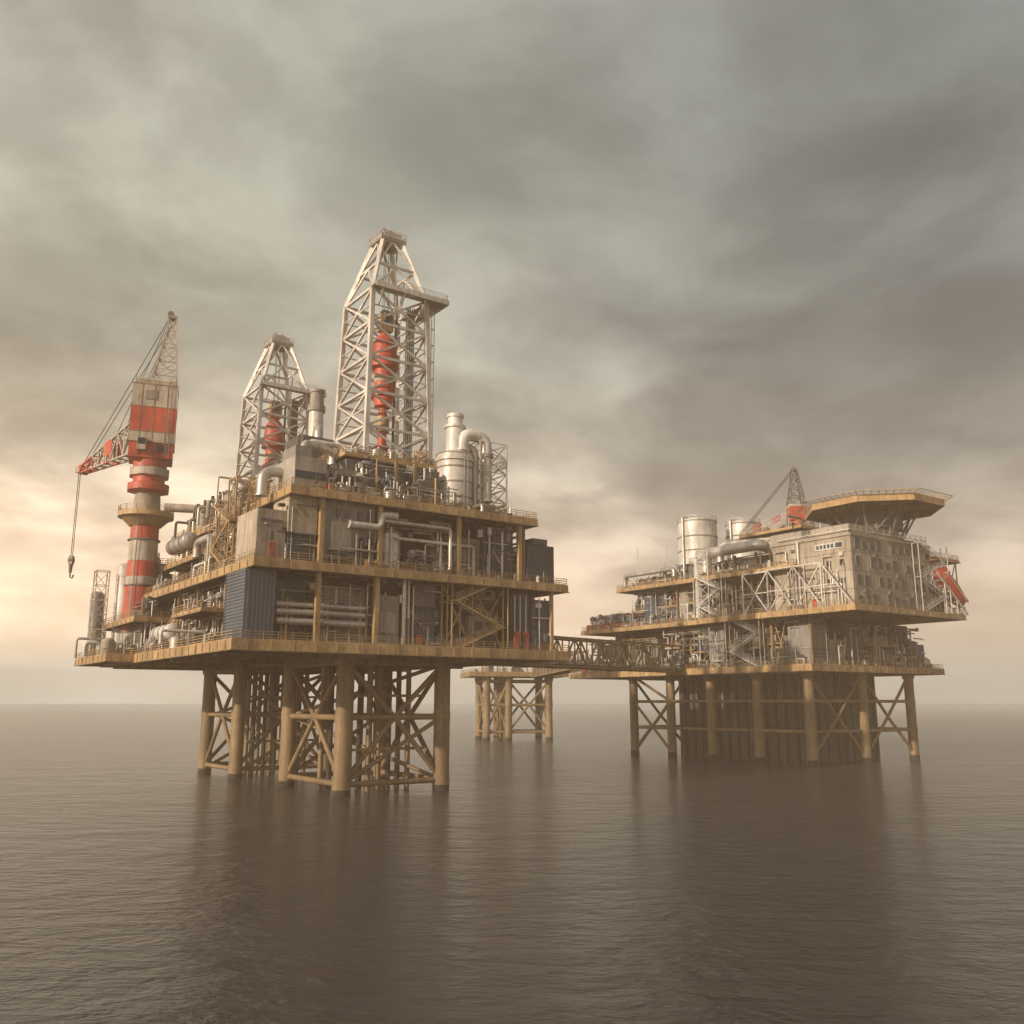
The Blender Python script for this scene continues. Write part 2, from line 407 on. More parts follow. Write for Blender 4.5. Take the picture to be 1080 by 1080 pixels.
# --- storey 1 front
ribbed(b,'blue_panel',2.6,6.6,3.2,11,21.02,30.7,.5)
b.swap=True; ribbed(b,'blue_panel',3.3,11,2.5,6,21.02,30.69,.45,True,.12); b.swap=False
for a in (12.6,21.6): b.box('yellow_steel',a-.35,a+.35,2.6,3.3,21,31)
for z,q in ((24,.5),(25.3,.42),(26.3,.36)):
    b.cyl('silver_pipe',(7,3.8,z),(20.2,3.8,z),q,seg=16)
    for a in (9,13.6,18): b.cyl('silver_pipe',(a,3.8,z),(a+.25,3.8,z),q*1.22,seg=16)
for a in (8.5,14.5,19.5): b.box('yellow_steel',a-.12,a+.12,3.6,4.0,21,27)
ribbed(b,'grey_panel',13.3,20.8,5.2,9,21,29.2,.45,True,.2)
b.box('navy_panel',7,12,6,9,21,30)
b.box('grey_panel',22.4,26,4.2,9,21,28.5); ribbed(b,'pale_panel',22.8,25.4,4.0,5,23,26,.4,True,.1)
b.cyl('silver_pipe',(26.7,4,21),(26.7,4,31),.35); b.cyl('white_steel',(27.6,4.2,21),(27.6,4.2,31),.2)
ribbed(b,'blue_panel',28.4,32.6,5,9,21,27,.6)
b.box('mid_panel',28.6,32.4,4.6,9,27.2,30.6); b.box('red_paint',29,30,4.2,5,21,23)
b.stairs(35,43.5,2.5,21,32,3)
for a in (33.6,39.2,45): b.beam('yellow_steel',(a,4.6,21),(a,4.6,31),.25)
b.beam('yellow_steel',(33.6,4.6,21),(39.2,4.6,31),.2); b.beam('yellow_steel',(39.2,4.6,21),(33.6,4.6,31),.2)
b.beam('yellow_steel',(39.2,4.6,21),(45,4.6,31),.2); b.beam('yellow_steel',(45,4.6,21),(39.2,4.6,31),.2)
cell(b,33.5,39,5.2,9.5,21,31,r,'machine'); cell(b,39,44.6,5.2,9.5,21,31,r,'boxes')
ribbed(b,'navy_panel',45.8,49.4,3.6,9,21,30.2,.9,False,.2)
for a in (46.3,47.4,48.5): b.box('white_steel',a,a+.12,3.2,3.5,22,30)
b.box('red_paint',46.2,47.3,3.0,3.4,21,24.2); b.box('red_paint',48,49,3.0,3.4,21.,24.1)
ribbed(b,'blue_panel',49.8,53.6,3.4,12,21,29.5,.7)
b.box('yellow_steel',53,53.5,2.4,2.9,21,31)
clutter(b,7,33,3.9,21,31,r,75,1.6); clutter(b,7,45,6,25,31,r,50,2); clutter(b,46,53,2.8,21,30,r,14,.5)
# --- storey 2 front
b.box('concrete_wall',8,12.2,3.4,9.3,36.2,41.7); b.box('concrete_wall',3.8,7.9,4,12,32,39.2)
b.box('red_paint',5.6,6.5,3.85,4.02,32.1,34.6); b.box('mid_panel',4.2,7.4,3.8,4.02,37.5,37.8)
ribbed(b,'blue_panel',8.2,12.2,4,9.3,32,36.1,.42,True,.2)
b.box('yellow_steel',12.4,13.1,2.7,3.4,32,42)
b.box('grey_panel',13.6,21.4,3.8,9.3,33.2,41.6); b.box('pale_panel',14.4,17.6,3.5,3.82,34.5,38.5)
for a in (15.2,16.6,18.6,20): b.box('mid_panel',a,a+.7,3.4,3.83,39.2,40.4)
b.box('dark_steel',19,20.6,3.6,3.83,33.3,36.5)
b.pipe('white_steel',[(16.8,2.9,38.2),(22,2.9,38.2),(22,2.9,40.2),(24.6,2.9,40.2)],.5)
b.box('yellow_steel',21.6,22.2,2.7,3.3,32,42)
cell(b,22.3,27,3.6,9.4,32,41,r,'vessel'); cell(b,27,31,3.6,9.4,32,37,r,'machine'); cell(b,31,35,3.6,9.4,32,41.5,r,'boxes')
b.pipe('silver_pipe',[(22.5,3,39.3),(34,3,39.3),(34,3,33)],.3); b.pipe('white_steel',[(25,3.4,37),(38.5,3.4,37),(38.5,3.4,32)],.25)
b.box('yellow_steel',35.2,35.8,2.7,3.3,32,42)
cell(b,36,40,3.6,9.4,32,41,r,'louver'); ribbed(b,'navy_panel',40.3,46.5,4,9.4,32,40.6,.8,False,.18)
b.box('white_steel',41.5,41.75,3.5,3.75,32.5,40); b.box('white_steel',44,44.25,3.5,3.75,32.5,40)
b.box('yellow_steel',46.8,47.4,2.7,3.3,32,42)
ribbed(b,'blue_panel',49,54.6,3.6,14,32,38.6,.6); b.box('mid_panel',50,53,3.3,6,38.6,39.6)
clutter(b,4,12.5,3.3,32,41.5,r,18,.5); clutter(b,13,22,3.2,32,41.5,r,22,.5); clutter(b,22,48,3.4,32,41.5,r,85,1.6); clutter(b,22,40,6,35,41.5,r,30,2)
b.swap=True
b.part='left_modules'
# left side facades
facade(b,11.5,46,4.5,11,21,31,r,wmin=3.5,wmax=7)
facade(b,46,71,1.2,9,21,31,r)
facade(b,12.5,34,5.2,15,32,41.5,r)
facade(b,34,59,9,15,32,41.5,r)
facade(b,58,73,6,15,32,38,r)
b.swap=False
facade(b,4,53,70.5,71.5,21,31,r); 
b.part='mezzanine'
b.deck(-1,9.5,46,71,27.2,.8); b.deck(6,14,34,56,37.4,.8); b.deck(4,9,60,73,38.3,.8); b.deck(.8,5,16,30,26.3,.5)
b.swap=True; b.stairs(33,40,2.2,21,26.6,2); b.stairs(15,22,3.4,32,42.5,3); b.swap=False
b.part='right_modules'
b.M=Matrix(((-1,0,0,55),(0,1,0,0),(0,0,1,0),(0,0,0,1)))
b.swap=True
facade(b,4,66,1,7,21,31,r); facade(b,4,56,6.2,10,32,41.5,r)
b.swap=False; b.M=None
# --- above top deck
b.part='top_modules'
b.box('pale_panel',8.8,13.6,4,12,42.5,47.4); b.box('navy_panel',8.9,13.5,3.93,4.02,44.2,45.3)
b.box('grey_panel',9.2,11.6,5,10,47.38,49.2)
b.box('grey_panel',13.9,18.6,4.6,12,42.5,46.6)
for i in range(4): b.box('dark_steel',14.3+i*1.05,15+i*1.05,4.5,4.63,44.4,45.6)
for i in range(5): b.cyl('silver_pipe',(15.2+i*.9,4.2,42.5),(15.2+i*.9,4.2,44+.3*(i%3)),.22)
b.box('mid_panel',19,36,9,28,42.5,49.6)
b.deck(18.5,37.5,8.5,29,50.4,.6)
facade(b,19,33.5,5.2,9,42.5,49.4,r,wmin=2.5,wmax=4.2,dens=4)
clutter(b,9,36,3.6,42.5,46,r,60,1.2)
for i in range(9): b.cyl('white_steel',(20+i*1.7,7.6,42.5),(20+i*1.7,7.6,48.5),.12,seg=8)
b.pipe('silver_pipe',[(12,9,47),(12,9,51),(18,12,51),(18,12,49)],.55)
b.pipe('white_steel',[(14.5,13,46),(14.5,13,52.5),(20,13,52.5),(20,13,50)],.4)
# louvred engine house and stack
b.box('mid_panel',14,27,24,38,42.5,51.6)
ribbed(b,'mid_panel',17.6,24.6,23.6,29,51.6,56.6,.42,False,.25)
b.swap=True; ribbed(b,'mid_panel',23.8,29,17.3,19,51.7,56.55,.42,False,.2); b.swap=False
b.vessel_v('white_steel',(25.3,36,42.5),1.3,23,18); b.lathe('grey_panel',(25.3,36,65),[(1.3,0),(1.6,.1),(1.6,1.2),(1.3,1.3),(1.2,3.6),(1.4,3.7),(1.4,4.2),(1.1,4.2)],18)
b.pipe('silver_pipe',[(22,27,56),(22,27,59.5),(25.3,36,59.5)],.8)
# big vessel + duct + lattice tower
cx,cy=37.2,7.2
b.lathe('white_steel',(cx,cy,42.5),[(2.3,0),(2.3,1.4),(2.9,1.5),(2.9,8.6),(3.15,8.7),(3.15,9.2),(2.9,9.3),(2.9,9.8),(3.1,9.9),(1.5,10.6),(1.45,12),(1.45,14.4),(1.75,14.5),(1.75,14.9),(1.25,15),(1.2,16.2),(1.4,16.3),(1.4,16.8),(.01,16.9)],26)
for z in (45,47.5,50): b.lathe('grey_panel',(cx,cy,z),[(2.9,0),(3.0,0),(3.0,.25),(2.9,.25)],26)
b.pipe('silver_pipe',[(cx,cy,53.9),(cx+3.2,cy-1.2,53.9),(cx+3.2,cy-1.2,44)],.6,bend=1.4,seg=16)
b.pipe('white_steel',[(cx+.8,cy-1,53.2),(cx+.8,cy-1.4,55.9),(cx+5.0,cy-1.6,55.9),(cx+5.0,cy-1.6,45)],1.0,bend=2.3,seg=16)
b.cyl('grey_panel',(cx+5.0,cy-1.6,52.4),(cx+5.0,cy-1.6,53),1.25,seg=16)
b.lattice('white_steel',(cx+6.0,cy+.2),2.6,2.6,42.5,55.0,5,.22,.15,'x')
b.rail([(cx+3.4,cy-2.5,51),(cx+8.4,cy-2.5,51),(cx+8.4,cy+2.5,51)],'white_steel')
b.ladder((cx+.2,cy-3.1),42.5,52)
rooftop(b,38,48,10,55,42.5,r,26,5)
rooftop(b,9,18,14,58,42.5,r,50,4.5)
rooftop(b,19,36,30,50,42.5,r,26,7)
rooftop(b,9,48,3.2,5,42.5,r,16,1.6)
rooftop(b,40,48,4,8,42.5,r,6,2.5)
rooftop(b,19,36,9,12,50.4,r,8,2.2)
b.box('concrete_wall',9.5,16,14,22,42.5,48); b.box('grey_panel',9,15,26,36,42.5,47.2)
facade(b,19,37,52,58,42.5,50,r)
b.swap=True; clutter(b,13,37,8.9,42.5,48,r,50,1); facade(b,38,58,10,16,42.5,49,r,wmin=2.5,wmax=5); b.swap=False
b.box('mid_panel',18,40,53,79,42,47.2); b.deck(18,40,54,80,47.9,.8)
b.lattice('yellow_steel',(6.2,17),1.7,1.7,32,46,5,.22,.15,'x')
b.pipe('silver_pipe',[(6,9,42),(6,9,45.8),(9.5,9,45.8)],.75); b.pipe('silver_pipe',[(4.6,26,32),(4.6,26,38.5),(4.6,33,38.5),(4.6,33,36)],.6)
b.vessel_h('white_steel',(2.2,34,24.2),(2.2,43,24.2),1.3); b.vessel_h('silver_pipe',(5.5,40,40),(5.5,50,40),1.4)
for y in (36,41): b.box('mid_panel',1.7,2.7,y-.2,y+.2,21,23.6)
b.vessel_v('white_steel',(1.6,66,21),1.7,17); b.vessel_v('grey_panel',(-2.3,69.5,21),1.2,12)
b.lattice('white_steel',(-2.6,66),1.1,1.1,21,37,6,.16,.12,'z')
rooftop(b,-4,1.5,50,71,21,r,22,4); rooftop(b,.5,3.4,13,46,21,r,26,2.5)
rooftop(b,4,7,62,73,38.3,r,6,3); rooftop(b,3.4,5.4,13,58,32,r,22,2.8)
rooftop(b,8,53,2.9,3.1,32,r,6,1.4)
b.finish(O1,ROT)

# ================================================================ derricks
def derrick(name,loc):
    b=B(name); r=random.Random(3)
    z0,z1,z2=50.4,80.5,91.5
    b.part='mast'
    b.lattice('white_steel',(0,0),5.9,5.1,z0,z1,5,.72,.42,'x')
    b.lattice('white_steel',(0,0),5.1,1.9,z1,z2,2,.62,.38,'k')
    for k in range(5):
        t=(k+.5)/5; h=5.9-.8*t; z=z0+(z1-z0)*t
        c=[(-h,-h),(h,-h),(h,h),(-h,h)]
        for i in range(4):
            for j in (0,1):
                m=Vector(((c[i][0]+c[(i+1)%4][0])/2,(c[i][1]+c[(i+1)%4][1])/2,z)); e=Vector((*c[(i+j)%4],z)); b.beam('white_steel',e,m,.17)
    b.part='crown'
    b.box('grey_panel',-2.4,2.4,-2.4,2.4,91.4,92.0); b.box('pale_panel',-1.6,1.6,-2,2,92,93.2)
    for x in (-1,0,1): b.cyl('mid_panel',(x-.18,0,93.3),(x+.18,0,93.3),1.0,seg=16)
    b.rail([(-2.4,-2.4,92),(2.4,-2.4,92),(2.4,2.4,92),(-2.4,2.4,92),(-2.4,-2.4,92)],'white_steel')
    for x in (-2.2,2.2): b.beam('grey_panel',(x,-2,92),(x*.3,0,94.8),.25); b.beam('grey_panel',(x,2,92),(x*.3,0,94.8),.25)
    b.part='monkey_board'
    b.box('pale_panel',-5.6,8.2,-7.2,-5.2,80.3,80.6); b.box('pale_panel',5.2,8.2,-5.2,4,80.3,80.6)
    b.box('white_steel',-5.6,8.2,-7.35,-7.2,79.9,80.7); b.box('white_steel',8.2,8.35,-7.35,4,79.9,80.7)
    b.rail([(-5.6,-7.1,80.6),(8.1,-7.1,80.6),(8.1,4,80.6)],'white_steel')
    for p in ((-4,-5.2),(0,-5.2),(4,-5.2)): b.beam('white_steel',(p[0],-7,80.2),(p[0],-5.2,77.5),.2)
    for y in (-5,0,3.5): b.beam('white_steel',(8,y,80.2),(5.2,y,77.2),.2)
    b.part='hoist'
    b.box('yellow_steel',-1.2,1.2,-.8,.8,75.5,78.4); b.cyl('mid_panel',(-.7,0,78),(.7,0,78),1.4,seg=16)
    b.lathe('red_paint',(0,0,0),[(.5,61.5),(1.5,62),(1.6,63.5),(2.0,63.7),(2.0,65.2),(1.6,65.4),(1.6,68.5),(2.5,68.8),(2.5,70.8),(2.1,71.2),(1.9,73.5),(1.2,74.6),(.4,75.6)],18)
    b.lathe('concrete_wall',(0,0,0),[(1.65,66.2),(1.66,67.2)],18)
    b.cyl('red_paint',(0,0,50.4),(0,0,62),.75); b.cyl('red_paint',(0,0,54),(0,0,55),1.3); b.cyl('yellow_steel',(0,0,57.5),(0,0,60.2),1.15)
    b.cyl('mid_panel',(2.6,1,50.4),(2.6,1,84),.25,seg=8)
    for x,y in ((-.4,.3),(.4,.3),(-.4,-.3),(.4,-.3)): b.beam('dark_steel',(x,y,78),(x,y,92),.08)
    for i in range(8): b.cyl('mid_panel',(2.2+.4*(i%4),-3.5-.5*(i//4),50.4),(2.2+.4*(i%4),-3.5-.5*(i//4),79),.1,seg=6)
    b.part='ladder'
    b.ladder((6.6,-4.9),50.4,80); b.ladder((6.6,-3.9),50.4,80)
    for z in range(52,80,3): b.beam('white_steel',(5.7,-4.9,z),(6.9,-4.9,z),.1); b.beam('white_steel',(6.9,-4.9,z),(6.9,-3.9,z),.1)
    b.part='base'
    for x in (-5.9,5.9):
        for y in (-5.9,5.9): b.box('grey_panel',x-.8,x+.8,y-.8,y+.8,50.3,51.6)
    b.box('mid_panel',-4,-1.5,-4.5,-1,50.4,53.2); b.box('pale_panel',1.5,4.5,2,4.6,50.4,53); b.box('red_paint',-4.3,-2,-5.2,-4.4,50.4,52.2)
    b.box('grey_panel',-5.5,-2.6,1,4.4,50.4,54.3)
    clutter(b,-7,7,-7,50.4,53,r,26,3)
    b.rail([(-7.5,-8,50.45),(7,-8,50.45)])
    b.finish(loc,ROT)
def W(O,u,v,z=0): 
    c,s=math.cos(ROT),math.sin(ROT); return (O[0]+u*c-v*s,O[1]+u*s+v*c,z)
derrick('drilling_derrick',W(O1,29.4,17.8)); derrick('drilling_derrick',W(O1,29.2,67,-2.9))

# ================================================================ crane 1
def crane(name,loc):
    b=B(name); Vx=Vector; r=random.Random(4)
    b.part='pedestal'
    segs=[(20.9,25.5,'white_paint'),(25.5,34,'red_paint'),(34,35.6,'white_paint'),(35.6,38.5,'red_paint'),(38.5,42.5,'white_paint'),(42.5,46.6,'red_paint')]
    for a,c,m in segs: b.cyl(m,(0,0,a),(0,0,c),2.75 - .012*(a-21),2.75-.012*(c-21),seg=28,cap=False)
    for z in (25.5,34,42.4): b.cyl('mid_panel',(0,0,z-.12),(0,0,z+.12),2.85,seg=28)
    b.cyl('yellow_steel',(0,0,46.6),(0,0,47.4),4.9,seg=24); b.cyl('leg_steel',(0,0,45),(0,0,46.6),2.8,4.4,seg=24)
    b.rail([(4.8*math.cos(t*math.pi/8),4.8*math.sin(t*math.pi/8),47.4) for t in range(17)])
    b.part='slewing_column'
    b.cyl('concrete_wall',(0,0,47.4),(0,0,51.6),2.5,2.2,seg=24)
    b.lathe('red_paint',(0,0,0),[(2.2,51.2),(3.9,51.6),(3.9,52.8),(3.0,53.2),(3.0,54.2)],8)
    b.lathe('white_paint',(0,0,0),[(3.0,54.2),(3.7,54.4),(3.7,55.8),(3.0,56)],8)
    b.lathe('red_paint',(0,0,0),[(3.0,56),(3.2,56),(3.2,57.9),(.1,57.9)],8)
    b.part='house'
    b.M=Matrix.Rotation(R(20),4,'Z')
    for z0,z1,m,e in ((57.5,60.4,'red_paint',3.85),(60.4,62.4,'white_paint',4.0),(62.4,67.2,'red_paint',4.02),(67.2,71.6,'white_paint',4.0),(71.6,72.6,'concrete_wall',3.6)):
        b.box(m,-e,e,-e*.85,e*.85,z0,z1)
    for z in (60.4,62.4,67.2,71.6): b.box('leg_steel',-4.08,4.08,-3.48,3.48,z-.07,z+.07)
    for x in (-2.2,0,2.2): b.box('leg_steel',x-.05,x+.05,-3.47,-3.3,58,71.5)
    b.box('grey_panel',-1.6,.4,-3.52,-3.3,68.6,70.4); b.box('dark_steel',1,2.6,-3.5,-3.2,58.6,60)
    b.ladder((2.8,-3.6),58,72.6,'grey_panel')
    b.rail([(-3.5,-3,72.6),(3.5,-3,72.6),(3.5,3,72.6),(-3.5,3,72.6),(-3.5,-3,72.6)],'white_steel')
    b.box('white_paint',-2.4,-.9,-4.6,-3.3,58.6,61); b.box('glass',-2.3,-1,-4.66,-4.59,59.6,60.8)
    b.part='a_frame'
    b.lattice('white_paint',(1.3,0),2.3,.9,72.6,83.5,4,.3,.16,'x',(2.0,0)); b.lattice('white_paint',(2.0,0),.9,.75,83.5,86.2,1,.3,.18,'x')
    b.box('grey_panel',1.1,2.9,-1,1,86.2,86.6); b.cyl('mid_panel',(1.6,-.9,87),(1.6,.9,87),.6)
    b.beam('white_steel',(2.4,0,86.5),(2.4,0,88.4),.12)
    b.M=None
    # boom
    b.part='boom'
    d=Vx((-.707,.707,0)); n=Vx((.707,.707,0))
    root=d*3.2; N=9; L=30.5
    def P(i,sd,top):
        t=i/N
        w=1.5*(1-t)+.55*t
        z=(67.0*(1-t)+62.6*t) if top else (60.0*(1-t)+61.2*t)
        p=root+d*(L*t)+n*(sd*w); return Vx((p.x,p.y,z))
    for i in range(N):
        m='red_paint' if i in (4,7,8) else 'white_paint'
        for sd in (-1,1):
            b.beam(m,P(i,sd,1),P(i+1,sd,1),.36); b.beam(m,P(i,sd,0),P(i+1,sd,0),.36)
            b.beam(m,P(i,sd,0),P(i,sd,1),.24)
            b.beam(m,P(i,sd,i%2),P(i+1,sd,1-i%2),.24)
        b.beam(m,P(i,-1,1),P(i,1,1),.22); b.beam(m,P(i,-1,0),P(i,1,0),.22)
        b.beam(m,P(i,-1,1),P(i+1,1,1),.18); b.beam(m,P(i,1,0),P(i+1,-1,0),.18)
    for sd in (-1,1):   # red side plates mid-boom
        a0,a1,c1,c0=P(4,sd,0),P(5,sd,0),P(5,sd,1),P(4,sd,1); o=n*sd*.12
        k=.35; b.add('red_paint',[a0.lerp(c0,k)+o,a1.lerp(c1,k)+o,c1+o,c0+o],[(0,1,2,3)])
    tip=(P(N,1,1)+P(N,-1,0))/2
    b.cyl('red_paint',tip-n*.9,tip+n*.9,1.0,seg=14); b.box('white_paint',tip.x-1.4,tip.x+.6,tip.y-.6,tip.y+1.2,tip.z-.6,tip.z+.6)
    b.part='cables'
    top=Matrix.Rotation(R(20),4,'Z')@Vx((2,0,86.6))
    for o in (-.6,.6): b.cyl('dark_steel',top+n*o,P(N,o,1),.085,seg=6)
    for o in (-.5,.5): b.cyl('dark_steel',top+n*o,P(4,o,1),.07,seg=6)
    for o in (-.35,.35): b.cyl('dark_steel',(tip.x-.9,tip.y+.5+o,tip.z),(tip.x-.9,tip.y+.5+o,43),.075,seg=6)
    b.part='hook'
    hx,hy=tip.x-.9,tip.y+.5
    b.box('yellow_steel',hx-.4,hx+.4,hy-.5,hy+.5,41.6,43.4); b.cyl('mid_panel',(hx-.5,hy,42.5),(hx+.5,hy,42.5),.6); b.cyl('mid_panel',(hx,hy,39.8),(hx,hy,41.7),.28,.45)
    b.pipe('mid_panel',[(hx,hy,40),(hx,hy,38.9),(hx+.6,hy,38.7),(hx+.7,hy,39.4)],.15)
    b.part='boom_rest'
    b.cyl('white_paint',(3.5,-.5,48.6),(13,2,48.6),.8,seg=14); b.cyl('mid_panel',(9,1,48.6),(9.5,1.1,48.6),1.0,seg=14)
    b.ladder((-.5,-2.95),21,46,'grey_panel')
    b.finish(loc,0)
crane('pedestal_crane',(-67.9,169,0))

# ================================================================ PLATFORM 2
O2=(62.7,196.8,0)
b=B('offshore_oil_platform'); r=random.Random(21)
jacket(b,(5,24,43),(5,19,33,46.5,60),-3,20.4,1.1,.38,[7,13.5],False)
b.part='bracing'
for x in (5,43):
    for y0,y1 in ((46.5,60),):
        b.cyl('leg_steel',(x,y0,1),(x,y1,13.5),.35); b.cyl('leg_steel',(x,y1,1),(x,y0,13.5),.35); b.cyl('leg_steel',(x,y0,13.5),(x,y1,20),.35)
for y in (5,60):
    for x0,x1 in ((24,43),(5,24)):
        b.cyl('leg_steel',(x0,y,19.5),((x0+x1)/2,y,10),.35); b.cyl('leg_steel',(x1,y,19.5),((x0+x1)/2,y,10),.35)
        b.cyl('leg_steel',(x0,y,1.5),((x0+x1)/2,y,10),.35); b.cyl('leg_steel',(x1,y,1.5),((x0+x1)/2,y,10),.35)
b.part='conductors'
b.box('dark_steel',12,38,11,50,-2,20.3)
i=0; y=10.6
while y<50.5:
    b.cyl('mid_panel' if i%3 else 'dark_steel',(11.6,y,-2),(11.6,y,20.3),.38,seg=8); y+=.95;i+=1
x=12.4
while x<38: b.cyl('mid_panel' if int(x)%3 else 'dark_steel',(x,10.6,-2),(x,10.6,20.3),.38,seg=8); x+=.95
b.deck(0,50,0,80,21,1.3)
b.deck(-1,40,-12,30,32.5,1.1); b.deck(1,44,30.5,76,32.45,.9)
b.deck(0,30,3,60,42.5,.8)
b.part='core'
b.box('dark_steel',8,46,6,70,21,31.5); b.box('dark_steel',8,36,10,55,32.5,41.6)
b.part='left_modules'
b.swap=True
facade(b,2,12,3,9,21,31.2,r,dens=3); facade(b,12,46,2.5,9,21,31.2,r,dens=3); facade(b,50,77,4,10,21,30,r,wmin=2.5)
facade(b,4,28,3.5,9,32.5,41.6,r,dens=3.5); facade(b,28,58,3,9,32.5,41.6,r,dens=3); facade(b,58,75,3,9,32.5,37,r,wmin=2)
clutter(b,2,76,1.2,21,25,r,60,1); clutter(b,10,58,1.2,32.5,37,r,50,1)
b.swap=False
b.part='front_modules'
ribbed(b,'grey_panel',3,9,2.2,8,21,29.5,.8,True,.3); ribbed(b,'pale_panel',9.6,15,2.6,8,21,26.8,.8,True,.3)
ribbed(b,'mid_panel',15.6,22,2.2,8,21,30.5,.6); facade(b,22,46,2.6,8,21,31,r,dens=3); b.box('blue_panel',46,49.2,4,20,21,27)
clutter(b,2,46,1.6,21,30,r,50,.8)
# lattice facing front-left between storeys
b.part='lattice_frames'
for (ya,yb,z0,z1) in ((-4,3,32.5,42),(3,10,32.5,42),(10,17,32.5,41.7)):
    x=-.4
    b.beam('white_steel',(x,ya,z0),(x,yb,z1),.22); b.beam('white_steel',(x,yb,z0),(x,ya,z1),.22)
    b.beam('white_steel',(x,ya,z0),(x,ya,z1),.28); b.beam('white_steel',(x,yb,z0),(x,yb,z1),.28)
    b.beam('white_steel',(x,ya,z1),(x,yb,z1),.28); b.beam('white_steel',(x,ya,(z0+z1)/2),(x,yb,(z0+z1)/2),.18)
b.beam('white_steel',(-.4,-4,42),(-.4,-11,33),.28); b.beam('white_steel',(-.4,-4,37.3),(-.4,-8,37.3),.18)
b.swap=True
b.stairs(14,22,-.2,21,32,3,'white_steel'); b.stairs(24,31,-.6,32.5,42.5,3,'white_steel')
b.swap=False
b.lattice('white_steel',(1.2,29),1.8,1.8,32.5,49,6,.18,.12,'x')
b.part='top_modules'
def tank(bb,c,rad,z,h):
    bb.lathe('white_steel',(c[0],c[1],z),[(rad,0),(rad,h),(rad*.6,h+.9),(.01,h+1.3)],32)
    for q in (.3,.62,.97): bb.lathe('grey_panel',(c[0],c[1],z+h*q),[(rad,0),(rad+.15,0),(rad+.15,.28),(rad,.28)],32)
    bb.rail([(c[0]+rad*math.cos(t*math.pi/8),c[1]+rad*math.sin(t*math.pi/8),z+h) for t in range(17)],'white_steel')
    bb.box('mid_panel',c[0]-rad*.8,c[0]+rad*.8,c[1]-rad*.8,c[1]+rad*.8,42.5,z)
b.pipe('silver_pipe',[(2,30,44),(2,30,48.5),(2,14,48.5),(5,14,48.5)],1.25,bend=2.8,seg=16)
b.pipe('silver_pipe',[(2.6,26,46),(2.6,26,50.2),(6,10,50.2)],.9,bend=2.2,seg=14)
b.pipe('white_steel',[(0.8,31.5,33),(.8,31.5,47),(.8,34,47),(6,34,47)],1.0,bend=2,seg=14)
b.pipe('silver_pipe',[(1.2,40,44),(1.2,40,46),(1.2,58,46),(1.2,58,43)],.6)
b.swap=True; facade(b,5,28,5,12,42.5,47.5,r,wmin=2.5,wmax=4.5); facade(b,40,58,4,12,42.5,45.5,r,wmin=2,wmax=4); clutter(b,4,58,1.6,42.5,46,r,60,2); b.swap=False
b.box('pale_panel',4,20,3.5,12,47.5,50.6); b.deck(3,28,2.8,20,51.4,.5)
rooftop(b,3,26,4,18,51.4,r,20,2.4); rooftop(b,6,28,20,58,42.5,r,50,5.5); rooftop(b,2,28,44,58,42.5,r,24,5)
rooftop(b,2,40,60,75,32.45,r,30,5); rooftop(b,1,5,50,79,21,r,18,3); rooftop(b,30,44,32,74,32.45,r,14,5)
rooftop(b,41,49,1,8,21,r,8,3)
for y in (63,68,73): b.box('red_paint',1.6,4.2,y,y+1.6,32.4,34.2)
b.box('red_paint',1.4,3.4,70,72,21,23.0); b.box('red_paint',1.4,3.4,75,76.4,21,22.6)
for p in ((4,56),(9,50),(4,44)): b.beam('white_steel',(p[0],p[1],45),(p[0],p[1],54),.12)
b.finish(O2,ROT)
# storage tanks
for nm,c,rad,z,h in (('storage_tank',(8,38),4.9,47,11.2),('storage_tank',(20,33.4),4.4,49,9.2)):
    t=B(nm); t.part='shell'
    tank(t,(0,0),rad,z,h); t.ladder((0,-rad-.2),z,z+h); t.pipe('silver_pipe',[(-rad-.4,0,43),(-rad-.4,0,z+h+.8),(0,0,z+h+1.2)],.3)
    w=W(O2,*c); t.finish(w,ROT)

# accommodation block
b=B('accommodation_block'); r=random.Random(8)
b.part='walls'
b.box('concrete_wall',2,31,-10,10,32.5,47.6); b.box('pale_panel',3,30,-9,10,47.6,48.6)
b.box('concrete_wall',6,24,-7,8,48.6,50.6)
for z in (36.2,40.1,44): b.box('grey_panel',1.9,31.1,-10.08,-9.9,z-.06,z+.06); b.box('grey_panel',1.92,2.05,-9.89,10,z-.06,z+.06)
for k in range(12): b.box('grey_panel',2.6+k*2.6,2.72+k*2.6,-10.06,-9.9,32.6,47.2)
b.box('concrete_wall',1.7,31.3,-10.3,-9.95,47.3,47.75); b.box('concrete_wall',1.7,2.05,-9.94,10,47.3,47.75)
b.part='windows'
for z in (33.3,37.1,41.0,44.8):
    for i in range(11):
        a=3.3+i*2.6
        if (i*7+int(z)*3)%5==0: continue
        hh=2.1 if (i+int(z))%3 else 1.5
        b.box('grey_panel',a-.1,a+1.4,-10.13,-9.98,z-.1,z+hh+.1); b.box('glass',a,a+1.3,-10.16,-10.1,z,z+hh)
for z in (37.4,41.3):
    for y in (-8.2,-5): b.box('pale_panel',1.86,2.02,y-.1,y+1.1,z-.1,z+1.3); b.box('glass',1.82,1.9,y,y+1,z,z+1.2)
b.part='sign'
b.box('white_steel',1.85,2.0,-8.4,-1.2,44.9,46.3); b.box('navy_panel',1.8,1.86,-8.1,-6.4,45.1,46.1); 
for i in range(5): b.box('navy_panel',1.8,1.86,-5.9+i*.9,-5.3+i*.9,45.2,46.0)
b.part='fittings'
b.cyl('silver_pipe',(1.7,3,32.5),(1.7,3,47.5),.3); b.cyl('silver_pipe',(1.7,-3.1,32.5),(1.7,-3.1,44),.16)
b.box('red_paint',1.9,2.03,-.8,.3,32.6,34.8)
b.swap=True; clutter(b,-9.5,9,1.4,32.5,44,r,34,.3); b.swap=False
